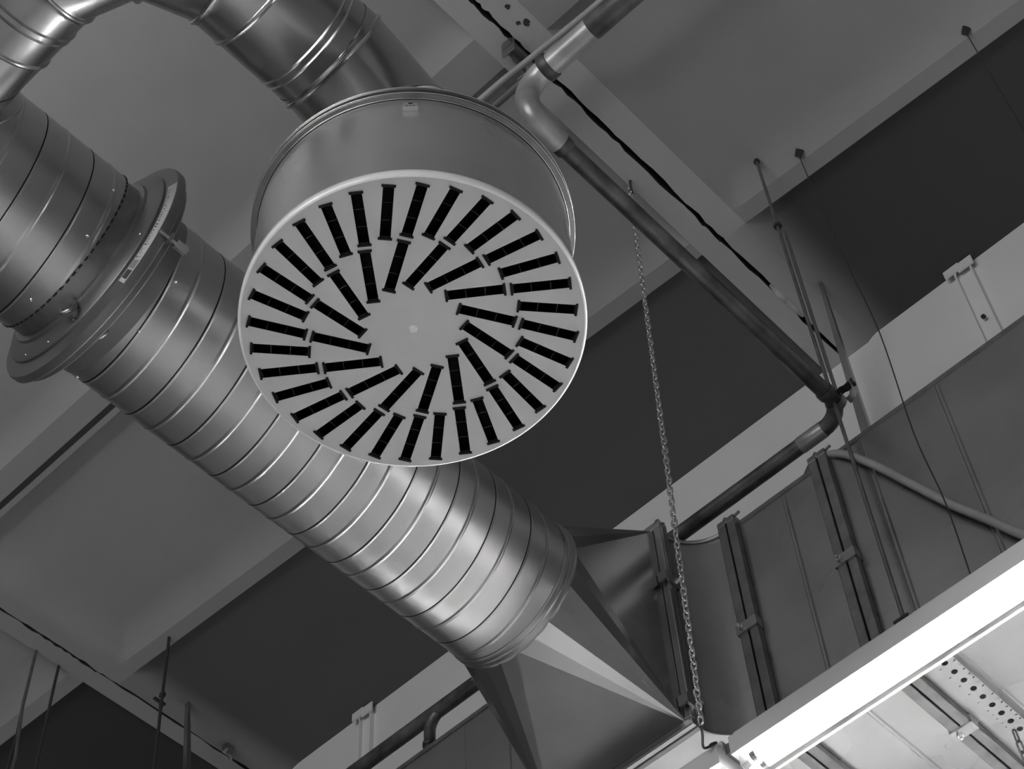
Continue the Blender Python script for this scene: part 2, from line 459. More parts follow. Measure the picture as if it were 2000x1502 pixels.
# dashed crimp at the mouth of the first duct and its screws
mb = MB()
for k in range(64):
    a = 2*PI*k/64
    mb.obox((0.8965, MY+0.2005*math.cos(a), MZ+0.2005*math.sin(a)), ((1,0,0),(0,-math.sin(a),math.cos(a)),(0,math.cos(a),math.sin(a))), (0.0018, 0.0052, 0.0012))
mb.build('crimped_edge', M['seam_black'], sd1)
def screw_on(axis_c, r, a, x, parent):
    rd = Vector((0, math.cos(a), math.sin(a))); tn = Vector((0, -math.sin(a), math.cos(a)))
    mb = MB(); mb.lathe([(0.005,0.0001),(0.0042,0.0025),(0.0012,0.0042),(0.0,0.0048)], Vector((x, axis_c[0], axis_c[1]))+rd*r, (tn, Vector((1,0,0)), rd), n=14)
    mb.build('screw', M['zinc'], parent, smooth=50)
for a in (-2.35, -1.45, -3.0): screw_on((MY, MZ), 0.2, a, 0.872, sd1)
sd2 = tag(spiral(1.055, 2.262, 'spiral_duct', ''), 'large round spiral duct running diagonally behind the swirl diffuser', 'duct')
for a in (-2.55, -1.9, -0.75): screw_on((MY, MZ), 0.2, a, 1.075, sd2)
# end collar beads
mb = MB(); mb.lathe([(0,0.198),(0.0,0.2015),(0.010,0.2015),(0.014,0.2045),(0.018,0.2015),(0.024,0.2015),(0.028,0.2052),(0.033,0.2052),(0.036,0.2005),(0.036,0.192)], (2.238, MY, MZ), 'x', n=112)
mb.build('end_collar', M['galv'], sd2, smooth=50)

# ================================================================== IRIS DAMPER
def build_damper():
    t = thing('iris_damper', 'grey round damper disc clamped around the big spiral duct at left', 'damper')
    c = Vector((0.975, MY, MZ)); t.location = c
    mb = MB(); mb.lathe([(-0.095,0.1955),(-0.04,0.1955),(-0.038,0.2075),(-0.034,0.2085),(-0.030,0.2075),(-0.012,0.2120),(-0.010,0.235)], (0,0,0), 'x', n=112)
    mb.build('inlet_collar', M['galv_dark'], t, smooth=35)
    mb = MB()
    mb.lathe([(-0.034,0.204),(-0.036,0.2085),(-0.032,0.2105),(-0.022,0.2440),(-0.019,0.2475),(-0.014,0.2480),(-0.006,0.2770),(0.0,0.2800),(0.012,0.2800),(0.014,0.2785),(0.018,0.255),(0.020,0.2000)], (0,0,0), 'x', n=128)
    d = mb.build('damper_disc', M['damper'], t, smooth=30)
    mb = MB(); mb.lathe([(0.012,0.262),(0.030,0.262),(0.034,0.256),(0.036,0.215),(0.040,0.2035),(0.085,0.2015),(0.085,0.198)], (0,0,0), 'x', n=112)
    mb.build('outlet_collar', M['damper'], t, smooth=30)
    def on(a, r, x): return Vector((x, r*math.cos(a), r*math.sin(a)))
    # curved printed scale between two angles on the outer sloping ring
    a0 = math.atan2(5.035-MZ, 1.693-MY); a0 = a0 if a0 > 0 else a0+2*PI
    a1 = math.atan2(4.725-MZ, 1.767-MY) % (2*PI)
    mb = MB(); n = 40
    def ring_strip(mb, b0, b1, r0, r1, lift, mi, n=30):
        vs_ = []; fs = []
        def xs(r): return -0.014 + (r-0.248)/(0.277-0.248)*0.008 - lift
        for k in range(n+1):
            a = b0+(b1-b0)*k/n
            vs_ += [on(a, r0, xs(r0)), on(a, r1, xs(r1))]
        for k in range(n): fs.append((2*k, 2*k+1, 2*k+3, 2*k+2))
        mb.add(vs_, fs, mi)
    ring_strip(mb, a0, a1, 0.2535, 0.2755, 0.0008, 0, 60)
    sl = mb.build('scale_label', [M['label'], M['print']], d)
    mb = MB(); m2 = random.Random(3)
    k = a0+0.08
    while k < a1-0.22:
        L = m2.uniform(0.006, 0.016)
        ring_strip(mb, k, k+L, 0.2565, 0.2565+m2.uniform(0.003, 0.006), 0.0012, 0, 2)
        if m2.random() < 0.6: ring_strip(mb, k, k+L*0.4, 0.264, 0.268, 0.0012, 0, 2)
        k += L+m2.uniform(0.012, 0.03)
    for q in range(4): ring_strip(mb, a1-0.21, a1-0.13, 0.2565+q*0.0042, 0.2585+q*0.0042, 0.0012, 0, 3)
    mb.build('scale_print', M['print'], sl)
    mb = MB(); ring_strip(mb, a1-0.115, a1-0.035, 0.2555, 0.2725, 0.0012, 0, 6)
    tag(mb.build('label_box', M['print'], sl), 'small black box at the end of the scale')
    # adjusting spindle with hexagonal knob
    ka = math.atan2(4.852-MZ, 1.686-MY)
    p = on(ka, 0.285, 0.02); rd = on(ka, 1, 0); tn = Vector((0, -math.sin(ka), math.cos(ka)))
    mb = MB(); mb.lathe([(-0.03,0.0001),(-0.03,0.004),(0.012,0.004),(0.012,0.0105),(0.040,0.0105),(0.042,0.008),(0.042,0.0001)], p, (rd, tn, Vector((1,0,0))), n=6)
    kb = mb.build('adjusting_knob', M['zinc'], t)
    mb = MB(); mb.obox(p+Vector((-0.004,0,0)), (rd, tn, Vector((1,0,0))), (0.012, 0.010, 0.003)); mb.build('knob_bracket', M['galv_dull'], kb)
    # two wire hooks (measuring nipples)
    for (yy, zz, xx, sc) in ((0,-100,-0.040,1.4),(0,-99,0.045,1.2)):
        a = math.radians(zz)
        rr = 0.208 if xx < 0 else 0.206
        base = on(a, rr, xx); rd = on(a, 1, 0); tn = Vector((0, -math.sin(a), math.cos(a))); ex = Vector((1,0,0))
        mb = MB(); mb.tube(catmull([base, base+rd*0.018, base+rd*0.032+tn*0.008-ex*0.006, base+rd*0.028+tn*0.024-ex*0.012, base+rd*0.010+tn*0.026-ex*0.012], 5), 0.0035*sc, n=10)
        mb.build('measuring_nipple', M['galv_dull'], t, smooth=60)
    for a in (math.radians(-150), math.radians(-75), math.radians(-52), math.radians(-95)):
        mb = MB(); mb.lathe([(-0.003,0.0001),(-0.002,0.0025),(0.0,0.0032)], on(a, 0.236, -0.0245), 'x', n=12)
        mb.build('rivet', M['zinc'], d, smooth=60)
    return t
build_damper()

# ================================================================== BRANCH DUCTS (250 mm)
BX, BZ, BR = 0.478, 5.0, 0.1245
BY = 1.2363
def ring_tube(pts, r, n=72, beads=(), mitre_beads=(), inner=True):
    """straight/gored duct: pts centreline with mitred joints"""
    P = [Vector(p) for p in pts]; N = len(P); mb = MB()
    dirs = [(P[i+1]-P[i]).normalized() for i in range(N-1)]
    # fixed frame transported
    up = Vector((0,0,1)) if abs(dirs[0].z) < 0.9 else Vector((0,1,0))
    u = dirs[0].cross(up).normalized(); v = u.cross(dirs[0]).normalized()
    rows = []
    def ring(p, nrm, d, u, v, rr):
        out = []
        for k in range(n):
            a = 2*PI*k/n; q = (u*math.cos(a)+v*math.sin(a))*rr
            # project along d on to mitre plane
            t = -q.dot(nrm)/d.dot(nrm); out.append(p+q+d*t)
        return out
    for i in range(N):
        if i == 0: nrm = dirs[0]; d = dirs[0]
        elif i == N-1: nrm = dirs[-1]; d = dirs[-1]
        else: nrm = (dirs[i-1]+dirs[i]).normalized(); d = dirs[i-1]
        if i > 0 and i < N-1:
            if i in mitre_beads:
                for off, rr in ((-0.010,0),(-0.005,0.0012),(-0.0035,0.0045),(0.0,0.0055)):
                    rows.append(ring(P[i]+nrm*off, nrm, d, u, v, r+rr))
            else: rows.append(ring(P[i], nrm, d, u, v, r))
            rot = dirs[i-1].rotation_difference(dirs[i]); u = rot @ u; v = rot @ v
            if i in mitre_beads:
                for off, rr in ((0.0035,0.0045),(0.005,0.0012),(0.010,0)):
                    rows.append(ring(P[i]+nrm*off, nrm, dirs[i], u, v, r+rr))
        else:
            rows.append(ring(P[i], nrm, d, u, v, r))
        if i < N-1:
            for (seg, pos, kind) in beads:
                if seg == i:
                    q = P[i]+dirs[i]*pos
                    prof = {'bead': ((-0.006,0),(-0.003,0.003),(0,0.004),(0.003,0.003),(0.006,0)),
                            'lap': ((-0.001,0),(0.0,0.0022),(0.03,0.0022),(0.031,0)),
                            'double': ((-0.012,0),(-0.009,0.003),(-0.006,0),(0.004,0),(0.007,0.0035),(0.010,0))}[kind]
                    for off, rr in prof: rows.append(ring(q+dirs[i]*off, dirs[i], dirs[i], u, v, r+rr))
    o = 0
    for rw in rows: mb.v += [tuple(p) for p in rw]
    for i in range(len(rows)-1):
        for k in range(n): mb.f.append((i*n+k, i*n+(k+1) % n, (i+1)*n+(k+1) % n, (i+1)*n+k)); mb.m.append(0)
    return mb
# elbow between the two branch runs, three seams
ec = Vector((0.713, 1.471, BZ)); RE = 0.235
e0 = ec + Vector((-RE, 0, 0)); e2 = ec + Vector((0, -RE, 0))
e1 = ec + Vector((-RE*math.sin(PI/4)*1.0, -RE*math.sin(PI/4), 0))
y_main = MY - 0.155
mb = ring_tube([(BX, y_main, BZ), e0+Vector((0,0.012,0))], BR, beads=[(0, 0.165, 'bead'), (0, 0.240, 'double')])
b1 = tag(mb.build('branch_duct', M['galv_smooth'], smooth=35), 'smooth round duct at top left leading off the big spiral duct', 'duct')
mb = MB(); 
# saddle collar around the branch on the big duct
ring = []
n = 72
for rr, lift in ((0.1255, 0.03), (0.1275, 0.006), (0.150, 0.0035), (0.152, 0.001)):
    for k in range(n):
        a = 2*PI*k/n; dx = rr*math.cos(a); dz = rr*math.sin(a)
        yy = MY - math.sqrt(max(0.0, (MR+lift)**2 - dz*dz)); mb.v.append((BX+dx, yy, BZ+dz))
for i in range(3):
    for k in range(n): mb.f.append((i*n+k, i*n+(k+1) % n, (i+1)*n+(k+1) % n, (i+1)*n+k)); mb.m.append(0)
mb.build('saddle_collar', M['galv_smooth'], b1, smooth=35)
mb = ring_tube([e0+Vector((0,0.03,0)), e0, e1, e2, e2+Vector((0.03,0,0))], BR+0.001, mitre_beads=(1,2,3))
tag(mb.build('duct_elbow', M['galv_smooth'], smooth=30), 'segmented duct elbow cut by the top edge of the photo', 'duct elbow')
XJ = 0.997
mb = ring_tube([e2+Vector((0.014,0,0)), (XJ-0.012, BY, BZ)], BR, beads=[(0, 0.071,'bead'), (0,0.198,'double')])
tag(mb.build('branch_duct', M['galv_smooth'], smooth=35), 'smooth round duct running down to the top of the swirl diffuser', 'duct')
RB = DC.x - XJ
f1 = Vector((XJ, BY, BZ)); cc = Vector((XJ, BY, BZ-RB)); f2 = cc + Vector((RB*math.sin(PI/4), 0, RB*math.cos(PI/4))); f3 = Vector((DC.x, BY, BZ-RB))
mb = ring_tube([f1-Vector((0.03,0,0)), f1, f2, f3, (DC.x, BY, DC.z+0.322)], BR+0.001, mitre_beads=(1,2,3))
tag(mb.build('duct_elbow', M['galv_smooth'], smooth=30), 'segmented duct elbow turning down into the diffuser drum', 'duct elbow')

# ================================================================== TRANSITION round -> rectangular
TX0, TX1 = 2.268, 2.612
YR, YL, ZB, ZT = 1.739, 2.165, 4.651, 5.349
def build_transition():
    mb = MB(); nq = 6
    corners = [(YL, ZB), (YL, ZT), (YR, ZT), (YR, ZB)]        # by angle: -45,45,135,225 deg
    quad = [(-90, 0), (0, 90), (90, 180), (180, 270)]
    for (cy_, cz_), (a0, a1) in zip(corners, quad):
        cv = (TX1, cy_, cz_)
        arc = []
        for k in range(nq+1):
            a = math.radians(a0+(a1-a0)*k/nq); arc.append((TX0, MY+MR*math.cos(a), MZ+MR*math.sin(a)))
        o = len(mb.v); mb.v += arc+[cv]
        for k in range(nq): mb.f.append((o+k, o+k+1, o+nq+1)); mb.m.append(0)
    for a, c0, c1 in ((0, 0, 1), (90, 1, 2), (180, 2, 3), (270, 3, 0)):
        p = (TX0, MY+MR*math.cos(math.radians(a)), MZ+MR*math.sin(math.radians(a)))
        o = len(mb.v); mb.v += [p, (TX1,)+corners[c0], (TX1,)+corners[c1]]; mb.f.append((o, o+1, o+2)); mb.m.append(0)
    t = mb.build('duct_transition', M['galv_fold'])
    tag(t, 'folded sheet metal transition from the spiral duct end to the rectangular duct', 'duct transition')
    mb = MB(); mb.lathe([(0,0.199),(0.0,0.2035),(0.012,0.2035),(0.012,0.199)], (TX0-0.002, MY, MZ), 'x', n=96)
    mb.build('round_collar', M['galv'], t, smooth=40)
    return t
trans = build_transition()
def frame_x(mb, x0, x1, y0, y1, z0, z1, th):
    mb.box((x0, y0-th, z0-th), (x1, y1+th, z0)); mb.box((x0, y0-th, z1), (x1, y1+th, z1+th))
    mb.box((x0, y0-th, z0), (x1, y0, z1)); mb.box((x0, y1, z0), (x1, y1+th, z1))
def frame_y(mb, y0, y1, x0, x1, z0, z1, th):
    mb.box((x0-th, y0, z0-th), (x1+th, y1, z0)); mb.box((x0-th, y0, z1), (x1+th, y1, z1+th))
    mb.box((x0-th, y0, z0), (x0, y1, z1)); mb.box((x1, y0, z0), (x1+th, y1, z1))
mb = MB(); frame_x(mb, 2.600, 2.6165, YR, YL, ZB, ZT, 0.022)
mb.build('flange', M['galv_dull'], trans, bevel=0.003)

# ================================================================== RECTANGULAR DUCT
DX0, DX1 = 2.747, 3.40
FY1, FY2 = 1.594, 1.291       # flange positions
YTL = 2.31
def arc_pts(cx, cy_, r, a0, a1, n=10): return [(cx+r*math.cos(math.radians(a0+(a1-a0)*k/n)), cy_+r*math.sin(math.radians(a0+(a1-a0)*k/n))) for k in range(n+1)]
def build_tee():
    rf = FY1 and (DX0-2.62)
    out = [(2.62, YL)]
    outline = [(2.62, YR)] + arc_pts(2.62, YR-rf, rf, 90, 0, 10)[1:] + [(DX0, FY1+0.002), (DX1, FY1+0.002), (DX1, YTL), (DX0, YTL)] + arc_pts(2.62, YL+rf, rf, 0, -90, 10)[1:]
    mb = MB(); n = len(outline)
    lo = [(x, y, ZB) for x, y in outline]; hi = [(x, y, ZT) for x, y in outline]
    mb.add(lo+hi, [tuple(range(n))[::-1], tuple(range(n, 2*n))] + [(i, (i+1) % n, n+(i+1) % n, n+i) for i in range(n)])
    t = mb.build('duct_tee', M['galv_dull'], smooth=25)
    tag(t, 'rectangular duct tee with curved throats joining the transition to the long duct', 'duct tee')
    mb = MB(); frame_x(mb, 2.6180, 2.634, YR, YL, ZB, ZT, 0.022); mb.build('flange', M['galv_dark'], t, bevel=0.003)
    mb = MB(); frame_y(mb, FY1+0.002, FY1+0.028, DX0, DX1, ZB, ZT, 0.022); mb.build('flange', M['galv_dark'], t, bevel=0.003)
    # folded lips on top edge and bottom edge of the curved throat
    for zz in (ZT, ZB):
        for sgn, cy_ in ((1, YR-rf), (-1, YL+rf)):
            pts = [(x, y, zz) for x, y in (arc_pts(2.62, cy_, rf-0.004, 90, 0, 12) if sgn > 0 else arc_pts(2.62, cy_, rf-0.004, 0, -90, 12))]
            mb = MB(); mb.tube(pts, 0.005, n=8); mb.build('folded_lip', M['galv_dull'], t, smooth=60)
    return t
tee = build_tee()
def bolt(p, d, parent, L=0.018, r=0.0045):
    d = Vector(d).normalized(); u = d.orthogonal().normalized(); v = d.cross(u)
    mb = MB(); mb.lathe([(-0.004,0.0001),(-0.004,r*1.9),(0.004,r*1.9),(0.004,r),(L,r),(L,0.0001)], p, (u, v, d), n=6)
    return mb.build('bolt', M['galv_dark'], parent)
def clip(p, parent, ax=(0,1,0), along=(0,0,1), out=(-1,0,0)):
    """spring clamp holding two flanges together"""
    p = Vector(p); ax = Vector(ax); al = Vector(along); o = Vector(out)
    mb = MB()
    mb.obox(p+o*0.003, (ax, al, o), (0.031, 0.016, 0.0035)); mb.obox(p+ax*0.029-o*0.008, (ax, al, o), (0.0025, 0.016, 0.012)); mb.obox(p-ax*0.029-o*0.008, (ax, al, o), (0.0025, 0.016, 0.012))
    c_ = mb.build('flange_clip', M['galv_dull'], parent)
    mb = MB(); u = al; v = ax
    mb.lathe([(0.0,0.0001),(0.0,0.008),(0.007,0.008),(0.007,0.004),(0.016,0.004),(0.016,0.0001)], p+ax*0.012+o*0.006, (u, v, o), n=6)
    mb.build('clip_screw', M['zinc'], c_)
    return c_
def duct_piece(y0, y1, label, seams, flange_lo=True, flange_hi=True):
    mb = MB(); mb.box((DX0, y0, ZB), (DX1, y1, ZT))
    t = mb.build('rectangular_duct', M['galv_dull']); tag(t, label, 'duct')
    # drive cleat along the lower front and upper front edges
    mb = MB(); mb.box((DX0-0.003, y0, ZT-0.012), (DX0, y1, ZT+0.003)); mb.build('folded_edge', M['galv_dark'], t)
    mb = MB(); mb.box((DX0-0.003, y0, ZB-0.003), (DX0, y1, ZB+0.010)); mb.build('folded_edge', M['galv_dark'], t)
    if flange_hi:
        mb = MB(); frame_y(mb, y1-0.026, y1, DX0, DX1, ZB, ZT, 0.022); mb.build('flange', M['galv_dark'], t, bevel=0.003)
    if flange_lo:
        mb = MB(); frame_y(mb, y0, y0+0.026, DX0, DX1, ZB, ZT, 0.022); mb.build('flange', M['galv_dark'], t, bevel=0.003)
    for ys_ in seams:
        prof = [(-0.007,0),(-0.003,0.0045),(0.003,0.0045),(0.007,0)]
        mb = MB()
        mb.prism([(u, v) for u, v in prof], (DX0, ys_, ZT-0.02), (DX0, ys_, ZB+0.01), up=(-1,0,0))
        mb.prism([(u, v) for u, v in prof], (DX0+0.01, ys_, ZB), (DX1-0.02, ys_, ZB), up=(0,0,-1))
        mb.build('stiffening_bead', M['galv_dull'], t, smooth=25)
    return t
d1 = duct_piece(FY2+0.002, FY1-0.002, 'rectangular duct section with one crease, next to the curved tee', [1.42])
d2 = duct_piece(0.55, FY2-0.002, 'rectangular duct section behind the sagging hose at right', [1.165, 0.93])
d3 = duct_piece(YTL+0.002, 4.6, 'rectangular duct section at bottom left below the dark drop pipe', [2.41, 2.575, 2.9], flange_lo=False)
for yy, pr in ((FY1, d1), (FY2, d2)):
    clip((DX0-0.022, yy, 4.955), pr)
    clip((3.075, yy, ZB-0.022), pr, along=(1,0,0), out=(0,0,-1))
    bolt((DX0-0.012, yy+0.004, ZT+0.024), (0,0,1), pr, 0.012)
    bolt((DX0-0.012, yy, ZT+0.014), (0,-1,0.25), pr, 0.045)
clip((2.617, YR-0.022, 5.14), tee, ax=(1,0,0), along=(0,0,1), out=(0,-1,0))
clip((2.617, YR-0.022, 4.70), tee, ax=(1,0,0), along=(0,0,1), out=(0,-1,0))
bolt((2.612, YR-0.012, ZT+0.022), (0,0,1), tee, 0.014); bolt((2.617, YR-0.02, ZT+0.012), (-1,0.3,0.3), tee, 0.022)

# ================================================================== PIPES
def pipe(name, pts, r, mat, label, cat='pipe', rad=0.055, seg=10, fittings=()):
    mb = MB(); mb.tube(rounded(pts, rad, seg), r, n=28)
    o = mb.build(name, mat, smooth=50); tag(o, label, cat); return o
PX, PY, PZ = 2.772, 1.192, 5.5
p1 = pipe('steel_pipe', [(1.625, PY, PZ), (PX, PY, PZ), (PX, 4.6, PZ)], 0.0222, M['pipe'], 'long dark steel pipe that runs under the rib and elbows along the white wall', rad=0.075)
def sleeve(parent, a, b, r, name='socket', mat=None):
    mb = MB(); a = Vector(a); b = Vector(b); d = (b-a).normalized(); u = d.orthogonal().normalized(); v = d.cross(u); L = (b-a).length
    mb.lathe([(0,r*0.8),(0,r),(0.002,r+0.001),(L-0.002,r+0.001),(L,r),(L,r*0.8)], a, (u, v, d), n=28)
    return mb.build(name, mat or M['pipe_light'], parent, smooth=40)
sleeve(p1, (PX, PY+0.075, PZ), (PX, PY+0.155, PZ), 0.0228, 'coupling')
sleeve(p1, (PX-0.10, PY, PZ), (PX-0.078, PY, PZ), 0.0245, 'weld_collar', M['pipe'])
p2 = pipe('steel_pipe', [(1.66, PY, PZ), (1.556, PY, PZ), (1.556, PY, 5.645), (1.553, -0.6, 5.645)], 0.0295, M['pipe_light'], 'thick pale steel pipe with a bent elbow crossing the top edge of the photo', rad=0.06)
sleeve(p2, (1.555, PY-0.06, 5.645), (1.555, PY-0.085, 5.645), 0.0335, 'elbow_socket', M['pipe'])
sleeve(p2, (1.655, PY, PZ), (1.685, PY, PZ), 0.026, 'weld_collar', M['pipe'])
sleeve(p2, (1.555, 0.98, 5.645), (1.555, 0.62, 5.645), 0.0300, 'pipe_wrap', M['pipe'])
sleeve(p2, (1.554, 0.60, 5.645), (1.554, 0.55, 5.645), 0.034, 'coupling', M['pipe_light'])
# drop pipe with a swept tee
mb = MB(); mb.tube(rounded([(PX, 2.55, PZ), (PX, 2.735, PZ), (PX, 2.735, 5.2)], 0.06, 8), 0.0175, n=24)
p3 = tag(mb.build('drop_pipe', M['pipe'], smooth=50), 'short dark vertical pipe dropping from the pipe at bottom left', 'pipe')
sleeve(p3, (PX, 2.735, 5.395), (PX, 2.735, 5.38), 0.0205, 'collar', M['pipe'])

# pipe clamp on the rod
def build_clamp():
    t = thing('pipe_clamp', 'split ring pipe clamp hanging open beside the pipe elbow', 'pipe clamp')
    c = Vector((PX-0.045, PY, PZ)); t.location = c
    def strip(pts, wd, th, name, mat):
        pts = catmull(pts, 6); mb = MB()
        for i in range(len(pts)-1):
            a, b = Vector(pts[i]), Vector(pts[i+1]); d = (b-a).normalized(); x = Vector((1,0,0)); nrm = d.cross(x).normalized()
            mb.obox((a+b)/2, (d, x, nrm), ((b-a).length/2+0.0006, wd, th))
        return mb.build(name, mat, t, smooth=40)
    R_ = 0.026
    strip([(0, R_*math.cos(a), R_*math.sin(a)) for a in [math.radians(q) for q in range(110, -200, -30)]], 0.011, 0.0016, 'lower_band', M['galv_dark'])
    strip([(0, -0.012, 0.024), (0, -0.026, 0.030), (0, -0.040, 0.026), (0, -0.054, 0.030)], 0.011, 0.002, 'upper_strap', M['iron'])
    strip([(0, -0.056, 0.034), (0, -0.060, 0.016), (0, -0.058, -0.006), (0, -0.046, -0.022), (0, -0.034, -0.026)], 0.010, 0.0018, 'hinged_strap', M['galv_dull'])
    mb = MB(); mb.lathe([(-0.012,0.0001),(-0.012,0.009),(-0.004,0.009),(-0.004,0.004),(0.016,0.004),(0.016,0.0001)], (0,-0.060,0.030), 'z', n=6)
    mb.build('clamp_bolt', M['iron'], t)
    return t
build_clamp()

# ================================================================== RODS, WIRES, ANCHORS
def rod(name, pts, r, mat, label, cat='hanger rod', n=10, group=None):
    mb = MB(); mb.tube(pts, r, n=n); o = mb.build(name, mat, smooth=60); tag(o, label, cat, group); return o
rx, ry = 2.722, 1.196
rd1 = rod('hanger_rod', [(2.717, 1.193, S+0.034), (2.713, 1.191, 5.6), (2.708, 1.188, 4.60)], 0.0052, M['galv_dark'], 'long threaded steel rod from the ceiling down past the hose and duct face')
mb = MB(); mb.lathe([(0,0.0001),(0,0.011),(0.012,0.011),(0.012,0.0001)], (2.717,1.193,S+0.012), 'z', n=6); mb.build('nut', M['iron'], rd1)
mb = MB(); mb.lathe([(0,0.0001),(0,0.013),(0.012,0.013),(0.012,0.0001)], (2.716,1.192,6.40), 'z', n=6); mb.build('nut', M['iron'], rd1)
rd2 = rod('hanger_rod', [(2.748, 1.190, 6.41), (2.742, 1.188, 5.55)], 0.0052, M['galv_dull'], 'second rod clipped beside the long threaded rod, ending at the pipe clamp')
# hooks and wires
def anchor(name, p, label, parent=None):
    mb = MB(); p = Vector(p)
    mb.add([p+Vector(q) for q in ((-0.020,-0.006,0.002),(0.004,-0.022,0.002),(0.022,0.004,0.002),(0.0,0.016,0.002),(0.0,-0.002,-0.028))], [(0,1,4),(1,2,4),(2,3,4),(3,0,4),(0,3,2,1)])
    return mb.build(name, M['iron'], parent)
wire1 = rod('suspension_wire', catmull([(2.785,1.079,6.815),(2.775,1.072,6.666),(2.751,1.049,6.277),(2.721,1.029,5.987),(2.677,0.995,5.561),(2.628,0.985,5.07),(2.594,0.960,4.755),(2.566,0.955,4.437)], 6), 0.0017, M['iron'], 'thin dark wire from the ceiling hook down across the wall to the tube light', 'wire', n=6)
anchor('ceiling_hook', (2.784,1.078,6.810), '', wire1)
wire2 = rod('suspension_wire', [(2.816,0.450,6.812),(2.82,0.450,6.3),(2.84,0.45,5.6)], 0.0017, M['iron'], 'thin dark wire hanging from the ceiling hook near the top right corner', 'wire', n=6)
anchor('ceiling_hook', (2.816,0.450,6.810), '', wire2)
# left group
rod('hanger_rod', [(2.705,4.035,S+0.02),(2.655,3.94,6.3),(2.617,3.862,5.85)], 0.0058, M['iron'], 'dark rod at bottom left starting at the ceiling rib edge, carrying a small clip')
rdb = rod('hanger_rod', [(2.800,4.165,6.62),(2.69,3.98,6.2),(2.64,3.90,5.85)], 0.0050, M['iron'], 'thin dark rod right beside the clip-carrying rod at bottom left')
mb = MB(); mb.obox((2.797,4.168,6.63), ((1,0,0),(0,1,0),(0,0,1)), (0.026,0.006,0.004)); mb.obox((2.80,4.16,6.66), ((1,0,0),(0,1,0),(0,0,1)), (0.008,0.010,0.010)); mb.build('rod_clip', M['iron'], rdb)
rod('hanger_rod', [(2.400,4.440,S+0.05),(2.34,4.33,6.4),(2.30,4.22,6.05),(2.255,4.15,5.85)], 0.0060, M['galv_dark'], 'twisted grey hanger strap nearest the bottom left corner')
rod('hanger_rod', [(2.44,4.52,6.64),(2.36,4.36,6.3),(2.245,4.155,5.9)], 0.0046, M['iron'], 'thin black rod crossing the twisted strap in the bottom left corner')
rod('hanger_rod', [(2.510,4.444,S+0.05),(2.478,4.39,6.66),(2.40,4.25,6.3),(2.311,4.092,5.86)], 0.0056, M['iron'], 'bent black rod coming from the joint beam at bottom left')
mb = MB(); mb.box((3.225,4.295,S-0.03),(3.262,4.325,S)); mb.tube(catmull([(3.24,4.31,S-0.03),(3.25,4.30,S-0.05),(3.27,4.32,S-0.045),(3.265,4.33,S-0.02)], 5), 0.006, n=8)
tag(mb.build('ceiling_anchor', M['galv_dull'], bevel=0.002), 'small pale anchor block on the ceiling joint near the bottom left straps', 'anchor')
def strip_bar(label, top, bot, w0, w1):
    mb = MB(); a = Vector(top); b = Vector(bot); d = (b-a).normalized(); u = Vector((0,1,0)); n_ = d.cross(u).normalized(); th = 0.004
    vs_ = []
    for p, wd in ((a, w0), (b, w1)):
        for su, sn in ((-1,-1),(1,-1),(1,1),(-1,1)): vs_.append(p+u*wd*su+n_*th*sn)
    mb.add(vs_, [(0,1,2,3),(7,6,5,4),(0,4,5,1),(1,5,6,2),(2,6,7,3),(3,7,4,0)])
    mb.add([v+Vector((0,0,0)) for v in [a+u*(-w0), b+u*(-w1), b+u*(-w1)+Vector((-0.018,0,0)), a+u*(-w0)+Vector((-0.006,0,0))]], [(0,1,2,3)])
    o = mb.build('metal_strap', M['galv_dull']); tag(o, label, 'strap'); return o
strip_bar('flat metal strap hanging from the dark ceiling in front of the white wall', (3.216,1.326,S+0.045), (3.40,1.420,6.10), 0.006, 0.020)
strip_bar('flat grey metal strap hanging down at bottom left under the dark ceiling', (2.985,4.26,S+0.045), (2.90,4.08,6.28), 0.010, 0.020)

# ================================================================== CHAINS
def chain(name, a, b, label, mat, link=0.026, rr=0.0024, w_=0.0065, group=None):
    a = Vector(a); b = Vector(b); mb = MB()
    L = (b-a).length; n = int(L/(link*0.80)); d = (b-a).normalized(); u0 = d.orthogonal().normalized()
    rnd = random.Random(5)
    for i in range(n):
        c = a+(b-a)*(i+0.5)/n + Vector((rnd.uniform(-1,1), rnd.uniform(-1,1), 0))*0.0008
        ang = (PI/2 if i % 2 else 0) + PI/4 + rnd.uniform(-0.25, 0.25)
        u = Matrix.Rotation(ang, 3, d) @ u0
        h = link/2-w_; pts = []
        for k in range(8): t = PI*k/7; pts.append(c + d*(h+w_*math.sin(t)) + u*w_*math.cos(t))
        for k in range(8): t = PI*k/7; pts.append(c - d*(h+w_*math.sin(t)) - u*w_*math.cos(t))
        mb.tube(pts, rr, n=8, closed=True)
    o = mb.build(name, mat, smooth=60); tag(o, label, 'chain', group); return o
ch1 = chain('hanging_chain', (2.485,1.534,6.80), (2.440,1.590,4.425), 'long bright steel chain hanging from the ceiling rib to the end of the tube light', M['zinc'])
mb = MB(); mb.tube(catmull([(2.487,1.525,6.815),(2.470,1.520,6.790),(2.485,1.530,6.760),(2.505,1.540,6.780)], 6), 0.004, n=8); mb.build('hook', M['iron'], ch1, smooth=60)
chain('hanging_chain', (3.075,1.176,4.545), (3.215,1.225,4.30), 'short dark chain hanging below the perforated bar at the right edge', M['iron'], link=0.03)

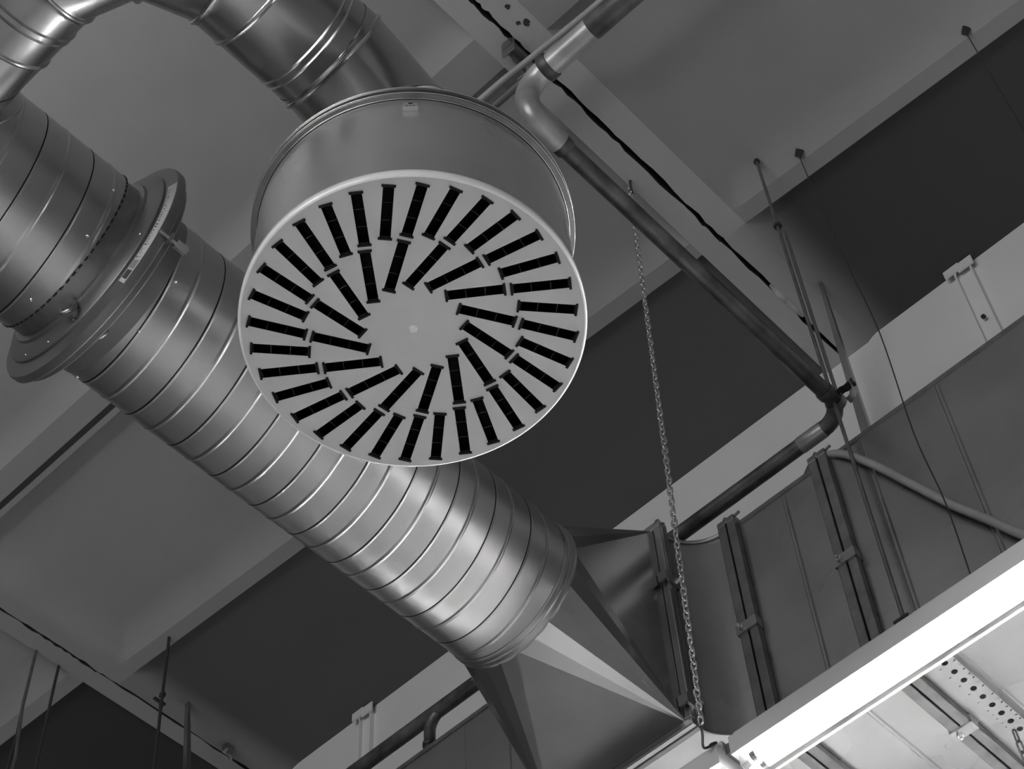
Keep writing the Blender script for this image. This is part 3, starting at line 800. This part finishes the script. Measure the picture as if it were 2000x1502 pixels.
# ================================================================== TUBE LIGHTS
def build_light(y1, y0, label, cx=2.5625, z=4.385, group=None, glow='tube'):
    t = thing('tube_light', label, 'light fixture', group); t.location = (cx, (y0+y1)/2, z)
    h = (y1-y0)/2
    prof = [(-0.064,-0.028),(-0.064,0.022),(-0.060,0.024),(-0.040,0.024),(-0.040,0.052),(0.034,0.052),(0.030,0.0),(0.008,-0.028)]
    mb = MB(); n = len(prof)
    a = [(x, -h, zz) for x, zz in prof]; b = [(x, h, zz) for x, zz in prof]
    mb.add(a+b, [tuple(range(n)), tuple(range(n, 2*n))[::-1]] + [(i, n+i, n+(i+1) % n, (i+1) % n) for i in range(n)])
    hs = mb.build('housing', M['fix_white'], t)
    mb = MB(); mb.add([(0.012,-h,-0.027),(0.012,h,-0.027),(0.100,h,0.034),(0.100,-h,0.034),(0.012,-h,-0.0255),(0.012,h,-0.0255),(0.100,h,0.0355),(0.100,-h,0.0355)],
        [(0,1,2,3),(7,6,5,4),(0,4,5,1),(1,5,6,2),(2,6,7,3),(3,7,4,0)])
    mb.build('reflector_wing', M['wing'], t)
    mb = MB()
    mb.box((0.0992, -h, 0.031), (0.1008, h, 0.039))
    mb.build('edge_lip', M['fix_white'], hs)
    for x in (-0.040, -0.008):
        mb = MB(); mb.tube([(x, -h+0.035, -0.0425), (x, h-0.035, -0.0425)], 0.0128, n=20); mb.build('fluorescent_tube', M[glow], t, smooth=50)
        for s_ in (-1, 1):
            mb = MB(); mb.box((x-0.010, s_*(h-0.020)-0.012, -0.058), (x+0.010, s_*(h-0.020)+0.012, -0.027)); mb.build('lamp_holder', M['fix_white'], t, bevel=0.003)
            mb = MB(); mb.tube([(x, s_*(h-0.036), -0.0425), (x, s_*(h-0.050), -0.0425)], 0.0131, n=20); mb.build('tube_cap', M['zinc'], t, smooth=50)
    return t
build_light(1.568, 0.068, 'lit twin fluorescent tube light hung on a chain below the rectangular duct')
t2 = build_light(3.10, 1.60, 'end of the next tube light in line, at the bottom edge of the photo')
mb = MB(); mb.box((2.53, 1.566, 4.40), (2.595, 1.602, 4.428)); jo = mb.build('coupling_piece', M['galv_dark']); tag(jo, 'small dark coupling piece joining the two tube light housings', 'coupling')
# wire hook at the chain end
mb = MB(); mb.tube(catmull([(2.440,1.590,4.43),(2.452,1.60,4.405),(2.48,1.62,4.40),(2.50,1.60,4.415),(2.52,1.63,4.44),(2.56,1.63,4.44)], 6), 0.003, n=8)
tag(mb.build('wire_hook', M['iron'], smooth=60), 'bent wire hook linking the long chain to the tube lights', 'hook')
# two more of the same lights hang above and behind the photographer
build_light(1.95, 0.45, 'lit twin tube light hanging nearest above the photographer', cx=-0.9, glow='tube_far')
build_light(1.95, 0.45, 'lit twin tube light hanging further back in the hall', cx=-3.4, glow='tube_far')

# ================================================================== PERFORATED BAR
mb = MB()
x0, x1, ya, yb, zp = 2.70, 3.39, 1.170, 1.214, 4.618
hx = [2.748+0.0372*k for k in range(17)]
yc = 1.193; hr = 0.0078
xs_ = [x0]
for q in hx: xs_ += [q-hr*1.3, q+hr*1.3]
xs_.append(x1)
for i in range(0, len(xs_)-1, 2): mb.box((xs_[i], ya, zp), (xs_[i+1], yb, zp+0.003))
for q in hx:
    n = 16; a_, b_ = hr*1.3, (yb-ya)/2
    outer = []
    for k in range(n):
        t = 2*PI*(k+0.5)/n; c_, s_ = math.cos(t), math.sin(t); f = min(a_/max(1e-6, abs(c_)), b_/max(1e-6, abs(s_)))
        outer.append((q+c_*f, (ya+yb)/2+s_*f))
    inner = [(q+hr*math.cos(2*PI*(k+0.5)/n), yc+hr*math.sin(2*PI*(k+0.5)/n)) for k in range(n)]
    vs_ = [(x, y, zp) for x, y in outer]+[(x, y, zp) for x, y in inner]+[(x, y, zp+0.003) for x, y in outer]+[(x, y, zp+0.003) for x, y in inner]
    mb.add(vs_, [(k, n+k, n+(k+1) % n, (k+1) % n) for k in range(n)]+[(2*n+k, 2*n+(k+1) % n, 3*n+(k+1) % n, 3*n+k) for k in range(n)]+[(n+k, 3*n+k, 3*n+(k+1) % n, n+(k+1) % n) for k in range(n)])
mb.box((x0, ya-0.002, zp), (x1, ya, zp+0.03)); 
pbar = mb.build('perforated_bar', M['galv_dull']); tag(pbar, 'perforated steel bar with a row of round holes under the rectangular duct', 'perforated bar')
mb = MB(); mb.box((x0, ya+0.002, zp+0.022), (x1, yb-0.002, zp+0.030)); mb.build('bar_back', M['iron'], pbar)

# ================================================================== CONDUITS AND HOSE
def corrugated(name, pts, r, pitch, mat, label, cat='conduit'):
    pts = catmull(pts, 10); P = [pts[0]]
    acc = 0; out = []; rr = []
    L = [0]
    for i in range(1, len(pts)): L.append(L[-1]+(pts[i]-pts[i-1]).length)
    n = int(L[-1]/(pitch/2)); j = 0
    for k in range(n+1):
        s_ = L[-1]*k/n
        while j < len(L)-2 and L[j+1] < s_: j += 1
        t = (s_-L[j])/max(1e-9, L[j+1]-L[j]); out.append(pts[j].lerp(pts[j+1], t)); rr.append(r if k % 2 else r*0.88)
    mb = MB(); mb.tube(out, rr, n=16)
    o = mb.build(name, mat, smooth=True); tag(o, label, cat); return o
corrugated('flexible_conduit', [(1.895,2.15,6.70),(1.895,1.627,6.70),(1.903,1.42,6.70),(1.915,1.162,6.70),(1.93,0.5,6.70)], 0.0105, 0.008, M['conduit'], 'pale corrugated conduit crossing the concrete rib next to the metal bracket')
corrugated('flexible_conduit', [(1.940,2.15,6.70),(1.940,1.622,6.70),(1.942,1.40,6.70),(1.945,1.14,6.70),(1.965,0.5,6.70)], 0.0130, 0.009, M['conduit_dark'], 'thicker dark corrugated conduit beside the pale one, crossing the rib')
hose_pts = [(2.86,1.85,5.425),(2.84,1.71,5.405),(2.82,1.635,5.400),(2.8,1.534,5.385),(2.79,1.39,5.375),(2.765,1.314,5.392),(2.735,1.231,5.322),(2.72,1.15,5.19),(2.72,1.075,5.046),(2.72,1.0,4.90),(2.72,0.933,4.785),(2.72,0.863,4.665),(2.72,0.78,4.56)]
hose = corrugated('corrugated_hose', hose_pts, 0.0112, 0.006, M['conduit'], 'grey corrugated hose draped over the rectangular duct and sagging to the right', 'hose')
pp = catmull(hose_pts, 10)
mb = MB(); mb.tube(pp[8:56:1], 0.0125, n=14); tag(mb.build('hose_sleeve', M['conduit_dark'], hose, smooth=60), 'dark wrapped stretch of hose')

# ================================================================== WALL CHANNELS, SOFFIT BRACKET
def wall_channel(yc_, zt, zb, label, w_=0.032):
    t = thing('wall_channel', label, 'bracket', None); t.location = (XW, yc_, zt)
    mb = MB(); L = zt-zb
    prof = [(-w_,0),(-w_,0.022),(-w_+0.005,0.022),(-w_+0.005,0.005),(w_-0.005,0.005),(w_-0.005,0.022),(w_,0.022),(w_,0)]
    mb.prism([(u, v) for u, v in prof], (0,0,0.0), (0,0,-L), up=(-1,0,0)); ch = mb.build('channel', M['wall'], t)
    mb = MB(); mb.box((-0.030, -w_*1.5, -0.02), (-0.024, w_*0.1, 0.025)); mb.box((-0.032, w_*0.05, -0.01), (-0.026, w_*1.9, 0.045))
    mb.build('top_plate', M['wall'], t)
    mb = MB(); mb.box((-0.028,0.004,-0.02),(-0.024,0.012,0.06)); mb.box((-0.028,0.022,-0.02),(-0.024,0.028,0.055)); mb.build('strap_tail', M['wall'], t)
    for zz in (0.40, 0.80):
        mb = MB(); mb.lathe([(0.0,0.0001),(0.0,0.008),(0.010,0.008),(0.010,0.0001)], (-0.018, 0, -L*zz), ((0,1,0),(0,0,1),(-1,0,0)), n=6)
        mb.build('bolt', M['iron'], t)
    return t
wall_channel(0.955, 6.79, 6.05, 'painted vertical channel on the white wall at the right edge')
wall_channel(3.80, 6.79, 6.05, 'painted vertical channel on the white wall at bottom left')
mb = MB(); mb.box((1.845,1.452,6.765),(1.935,1.488,6.80)); mb.box((1.85,1.445,6.72),(1.856,1.495,6.80)); mb.box((1.87,1.47,6.70),(1.93,1.475,6.775)); mb.box((1.90,1.47,6.70),(1.925,1.55,6.708))
sb = mb.build('mounting_bracket', M['galv_dark'], bevel=0.002); tag(sb, 'small metal bracket fixed on the concrete rib beside the dark joint', 'bracket')
# plaster in the joint, ragged lumps
mb = MB(); rnd = random.Random(11)
pts = [(3.10+0.022*k, CR1-0.002+rnd.uniform(-0.002,0.002), S+0.004) for k in range(9)]
mb.tube(pts, [0.004,0.009,0.012,0.010,0.012,0.009,0.011,0.008,0.003], n=10)
struct(tag(mb.build('trim_1', M['plaster'], smooth=60), 'pale plaster plug in the dark ceiling joint'))
# chipped anchor holes
for (x, y, r) in ((1.769,1.390,0.010),(1.846,1.386,0.013),(1.829,1.404,0.007)):
    mb = MB(); n = 11; rnd = random.Random(int(x*1000))
    ring_ = [(x+r*rnd.uniform(0.6,1.2)*math.cos(2*PI*k/n), y+r*rnd.uniform(0.6,1.2)*math.sin(2*PI*k/n), S-0.0015) for k in range(n)]
    mb.add(ring_+[(x, y, S+0.004)], [(k, (k+1) % n, n) for k in range(n)]+[tuple(range(n))])
    tag(mb.build('anchor_hole', M['joint']), {1.769: 'small dark chipped hole nearest the top edge in the pale ceiling rib', 1.846: 'largest ragged dark chip in the pale ceiling rib', 1.829: 'tiny round dark hole left of the largest chip in the ceiling rib'}[x], 'hole')
